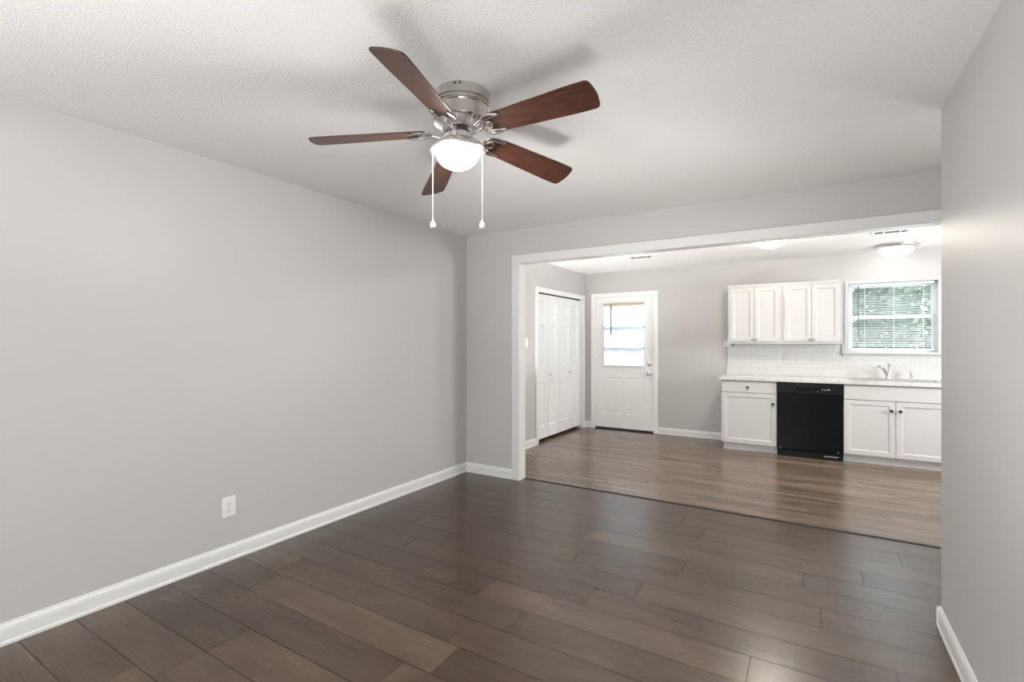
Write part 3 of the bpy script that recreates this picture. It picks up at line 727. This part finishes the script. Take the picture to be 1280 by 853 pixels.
# the plate hanging at the lower left corner of the wall cabinets
t = thing('puck_light_switch', 'small white plate with a grey button at the lower left corner of the wall cabinets', 'switch')
box('plate', -1.018, -.927, YB - .008, YB, 1.285, 1.365, 'plastic', t, bevel=.002)
box('bracket', -.927, -.878, YB - .020, YB - .0096, 1.292, 1.3245, 'plastic', t, bevel=.002)
lathe('button', [(0, 0), (.020, 0), (.021, .008), (.016, .014), (0, .015)], 'midgrey', t, 'Y', (-.900, YB - .020, 1.303), 24)
rebase(t, (-.97, YB, 1.285))

# ------------------------------------------------------------------ kitchen ceiling: dome lights and vents
def dome(lab, cx, cy, bm_):
    t = thing('ceiling_light', lab, 'ceiling light', 'kitchen dome lights')
    lathe('trim_ring', [(0, HK), (.195, HK), (.205, HK - .012), (.203, HK - .024), (.190, HK - .036), (.168, HK - .046), (.155, HK - .046), (.155, HK - .03), (0, HK - .03)], 'nickel_light', t, 'Z', (cx, cy, 0), 64)
    prof = [(.156 * math.cos(a), HK - .044 - .092 * math.sin(a)) for a in [i * PI / 2 / 12 for i in range(13)]]
    prof[-1] = (0, prof[-1][1])
    lathe('glass_bowl', prof, bm_, t, 'Z', (cx, cy, 0), 64)
    lathe('finial', [(0, HK - .134), (.010, HK - .136), (.012, HK - .142), (.006, HK - .150), (0, HK - .153)], 'nickel', t, 'Z', (cx, cy, 0), 20)
    rebase(t, (cx, cy, HK))
dome('lit dome ceiling light with its upper half hidden behind the opening header', -.345, 5.51, 'bowl_dome')
dome('lit frosted dome ceiling light with a full nickel ring in front of the kitchen window', .805, 6.82, 'bowl_dome_dim')
def vent(lab, cx, cy, L=.30, W=.15):
    t = thing('air_vent', lab, 'air vent', 'ceiling vents')
    z = HK; boxes('frame', [(cx - L / 2, cx + L / 2, cy - W / 2, cy - W / 2 + .022, z - .009, z), (cx - L / 2, cx + L / 2, cy + W / 2 - .022, cy + W / 2, z - .009, z), (cx - L / 2, cx - L / 2 + .022, cy - W / 2 + .022, cy + W / 2 - .022, z - .009, z), (cx + L / 2 - .022, cx + L / 2, cy - W / 2 + .022, cy + W / 2 - .022, z - .009, z)], 'plastic', t, bevel=.002)
    box('duct_opening', cx - L / 2 + .022, cx + L / 2 - .022, cy - W / 2 + .022, cy + W / 2 - .022, z - .0012, z - .0002, 'slot', t)
    bm = bmesh.new(); n_ = 5
    for i in range(n_):
        y = cy - W / 2 + .032 + i * (W - .064) / (n_ - 1)
        v = [bm.verts.new(p) for p in ((cx - L / 2 + .022, y - .004, z - .008), (cx + L / 2 - .022, y - .004, z - .008), (cx + L / 2 - .022, y + .005, z - .0015), (cx - L / 2 + .022, y + .005, z - .0015))]
        bm.faces.new(v)
    add_box(bm, cx - .055 - .005, cx - .055 + .005, cy - W / 2 + .022, cy + W / 2 - .022, z - .009, z - .003)
    add_box(bm, cx + .075 - .005, cx + .075 + .005, cy - W / 2 + .022, cy + W / 2 - .022, z - .009, z - .003)
    finish('louvers', bm, 'plastic', t)
    rebase(t, (cx, cy, z))
vent('white ceiling vent in the kitchen toward the exterior door', -1.83, 6.10)
vent('white ceiling vent above the sink side of the kitchen, near the ringed dome light', .660, 5.96)

# ------------------------------------------------------------------ ceiling fan
FX, FY = -1.313, 1.727
fan = thing('ceiling_fan', 'five-blade walnut ceiling fan with brushed nickel housing and lit glass bowl', 'ceiling fan')
LEAN = .078
def lean(o):
    for v in o.data.vertices:
        k = LEAN * (HL - v.co.z); v.co.x -= k * CS; v.co.y -= k * SN
    return o
hs = lean(lathe('motor_housing', [(0, 2.4395), (.119, 2.4395), (.121, 2.436), (.1205, 2.402), (.126, 2.400), (.1275, 2.394), (.120, 2.389), (.120, 2.386), (.1255, 2.384), (.1265, 2.378), (.119, 2.374),
      (.119, 2.373), (.122, 2.371), (.1185, 2.367), (.118, 2.345), (.119, 2.318), (.121, 2.314), (.116, 2.309), (.070, 2.284), (.048, 2.280), (0, 2.280)], 'nickel', fan, 'Z', (FX, FY, 0), 96))
bm = bmesh.new()                                   # raised flutes (vent ribs) round the lower bevel
nf = 30
for i in range(nf):
    a = 2 * PI * i / nf; ca, sa = math.cos(a), math.sin(a); P = []
    for r, z in ((.113, 2.308), (.095, 2.298), (.076, 2.288)): P.append((FX + r * ca, FY + r * sa, z - .002))
    add_tube(bm, P, .0038, 6)
lean(finish('vent_ribs', bm, 'nickel_light', hs, smooth=True))
bm = bmesh.new()                                   # two mounting slots near the ceiling
for a in (PI * 1.5 + TH - .16, PI * 1.5 + TH + .02):
    x, y = FX + .121 * math.cos(a), FY + .121 * math.sin(a); add_lathe(bm, [(0, -.003), (.0035, -.003), (.0035, .003), (0, .003)], 10, off=(x, y, 2.430))
lean(finish('slot', bm, 'dark', hs))
lean(lathe('motor_hub', [(0, 2.283), (.046, 2.283), (.046, 2.262), (0, 2.262)], 'hub', fan, 'Z', (FX, FY, 0), 40))
lk = lean(lathe('light_kit', [(0, 2.263), (.052, 2.263), (.054, 2.245), (.056, 2.238), (.070, 2.232), (.095, 2.222), (.113, 2.208), (.121, 2.196), (.125, 2.190), (.122, 2.182), (.100, 2.181), (.097, 2.190), (0, 2.2)], 'nickel_light', fan, 'Z', (FX, FY, 0), 80))
prof = [(.096 * math.cos(a) ** .85, 2.188 - .077 * math.sin(a)) for a in [i * PI / 2 / 14 for i in range(15)]]; prof[-1] = (0, prof[-1][1])
lean(lathe('glass_bowl', prof, 'bowl_fan', fan, 'Z', (FX, FY, 0), 64))
# blades in a slightly sagging plane
TA, TB = .0497, -.0497
ez = Vector((-TA, -TB, 1)).normalized(); ex = Vector((1, 0, TA)).normalized(); ey = ez.cross(ex).normalized(); ex = ey.cross(ez)
TILT = Matrix((ex, ey, ez)).transposed().to_4x4()
PITCH = -.3134
def blade_mesh():
    bm = bmesh.new(); out = []
    r0, r1 = .146, .640
    def half(x):
        t_ = (x - r0) / (r1 - r0); return .050 + .0165 * min(1, t_ * 1.25)
    up = []
    # root: rounded
    for k in range(7):
        a = PI / 2 * k / 6; up.append((r0 + .030 * (1 - math.sin(a)) , half(r0) * (1 - (1 - math.cos(PI / 2 - a)) * .42)))
    up = [(r0, .0)] + [(r0 + .030 * (1 - math.cos(PI / 2 * k / 6)), .026 + (half(r0) - .026) * math.sin(PI / 2 * k / 6)) for k in range(7)]
    for k in range(1, 10): x = r0 + .03 + (r1 - .055 - r0) * k / 9; up.append((x, half(x)))
    hx, hy = up[-1]
    for k in range(1, 7):
        a = PI / 2 * k / 6; up.append((hx + .024 * math.sin(a), hy - .020 * (1 - math.cos(a))))
    ex_, ey_ = up[-1]
    for k in range(1, 4): up.append((ex_ + (r1 + .006 - ex_) * math.sin(PI / 2 * k / 3), ey_ * (1 - k / 3)))
    outline = up + [(x, -y) for x, y in up[::-1] if abs(y) > 1e-6]
    cp, sp = math.cos(PITCH), math.sin(PITCH)
    L = []
    for z in (-.003, .003):
        L.append([bm.verts.new((x, y * cp - z * sp, y * sp + z * cp)) for x, y in outline])
    bm.faces.new(L[0]); bm.faces.new(L[1][::-1]); n_ = len(outline)
    for i in range(n_): bm.faces.new((L[0][i], L[0][(i + 1) % n_], L[1][(i + 1) % n_], L[1][i]))
    return bm
def iron_mesh():
    bm = bmesh.new(); cp, sp = math.cos(PITCH), math.sin(PITCH)
    B = lambda x, y, z=-.007: (x - .018, y * cp - z * sp, y * sp + z * cp)
    add_tube(bm, spline([(.046, 0, .006), (.070, 0, -.010), (.090, 0, -.022), (.112, 0, -.016), B(.150, 0)], 6), [.0075, .007, .0065, .007, .006], 10, .8)   # swan-neck arm
    for s in (1, -1):
        add_tube(bm, spline([B(.142, 0), B(.150, .028 * s), B(.172, .047 * s), B(.205, .050 * s), B(.235, .043 * s), B(.243, .036 * s)], 6), .0052, 8, .8)    # outer horn
        add_tube(bm, spline([B(.150, .006 * s), B(.176, .030 * s), B(.205, .036 * s), B(.238, .038 * s)], 6), .0036, 8, .8)                                   # inner rib
        add_tube(bm, spline([B(.158, .0), B(.168, .016 * s), B(.186, .014 * s), B(.196, 0)], 6), .0038, 8, .8)                                                # scroll
    v = [bm.verts.new(B(x, y, z)) for z in (-.0035, -.0065) for x, y in ((.148, -.02), (.175, -.034), (.190, 0), (.175, .034), (.148, .02))]
    bm.faces.new(v[:5]); bm.faces.new(v[5:][::-1])
    for i in range(5): bm.faces.new((v[i], v[(i + 1) % 5], v[5 + (i + 1) % 5], v[5 + i]))
    return bm
ph = 4.9877
b0 = i0 = None
for i in range(5):
    if b0 is None:
        b0 = finish('blade', blade_mesh(), 'walnut', fan); i0 = finish('blade_iron', iron_mesh(), 'nickel', b0, smooth=True)
        bvm = b0.modifiers.new('bevel', 'BEVEL'); bvm.width = .0012; bvm.segments = 2; bvm.limit_method = 'ANGLE'
        bl = b0
    else:
        bl = b0.copy(); C.objects.link(bl); ir = i0.copy(); C.objects.link(ir); ir.parent = bl
        bl.name = 'blade'
    bl.matrix_local = Matrix.Translation((-1.3103, 1.7077, 2.266)) @ TILT @ Matrix.Rotation(ph + i * 2 * PI / 5, 4, 'Z') @ Matrix.Rotation(.07, 4, 'Y') @ Matrix.Rotation(.07 if i == 4 else 0, 4, 'X')
for s, zb in ((-1, 1.862), (1, 1.860)):
    cxx, cyy = FX - LEAN * .25 * CS + s * .1085 * CS + .02 * SN, FY - LEAN * .25 * SN + s * .1085 * SN - .02 * CS
    bm = bmesh.new(); z = 2.186
    add_tube(bm, [(cxx, cyy, 2.19), (cxx, cyy, zb)], .0012, 6)
    while z > zb:
        add_lathe(bm, [(0, .0024), (.0018, .0012), (.0018, -.0012), (0, -.0024)], 6, off=(cxx, cyy, z)); z -= .0058
    ch = finish('pull_chain', bm, 'chain', fan, smooth=True)
    lathe('chain_knob', [(0, .022), (.003, .021), (.004, .012), (.009, .006), (.0125, -.002), (.0125, -.010), (.009, -.017), (0, -.020)], 'chain', ch, 'Z', (cxx, cyy, zb), 20)
rebase(fan, (FX, FY, HL))

# ------------------------------------------------------------------ outside, seen through the kitchen blind
bm = bmesh.new(); add_box(bm, -25, 25, YB + .3, 45, -.5, -.35); struct(finish('ground', bm, 'grass'))
t_out = [(-.9, 12.6, 4.6, 1.15), (1.05, 14.8, 4.3, 1.05), (2.35, 12.2, 4.3, .95), (4.4, 14.6, 4.8, 1.25), (.9, 18.8, 5.4, 1.8), (5.2, 19.5, 5.6, 1.8)]
labs = ['leafy green tree outside, at the left edge of the kitchen window', 'smaller green tree outside, near the middle of the kitchen window', 'leafy green tree outside, at the right edge of the kitchen window',
        'green tree outside, farthest right beyond the kitchen window', 'tall green tree standing behind the others, left of centre through the window', 'tall green tree standing behind the others, right of centre through the window']
for (x, y, h, r), lab in zip(t_out, labs):
    t = thing('tree', lab, 'tree', 'trees outside the kitchen window')
    rn = random.Random(int(x * 100) + 5)
    tube('trunk', [(x, y, -.35), (x + .05, y, h * .35), (x, y, h * .62)], [.13, .10, .06], 'bark', t, 8)
    bm = bmesh.new()
    for q in range(4200):
        while True:
            p = Vector((rn.uniform(-1, 1), rn.uniform(-1, 1), rn.uniform(-1, 1)))
            if .35 < p.length < 1: break
        p *= 1 + .25 * noise.noise(p * 2.2 + Vector((x, y, 0)))
        c_ = Vector((x + p.x * r, y + p.y * r, h * .50 + p.z * h * .50)); s_ = rn.uniform(.05, .11)
        a = Vector((rn.gauss(0, 1), rn.gauss(0, 1), rn.gauss(0, 1))).normalized(); b = a.orthogonal().normalized(); cc = a.cross(b)
        v = [bm.verts.new(c_ + b * s_ * i_ + cc * s_ * j_ * .6) for i_, j_ in ((-1, 0), (0, -1), (1, 0), (0, 1))]
        bm.faces.new(v)
    finish('foliage', bm, 'leaf', t)
    rebase(t, (x, y, -.35))
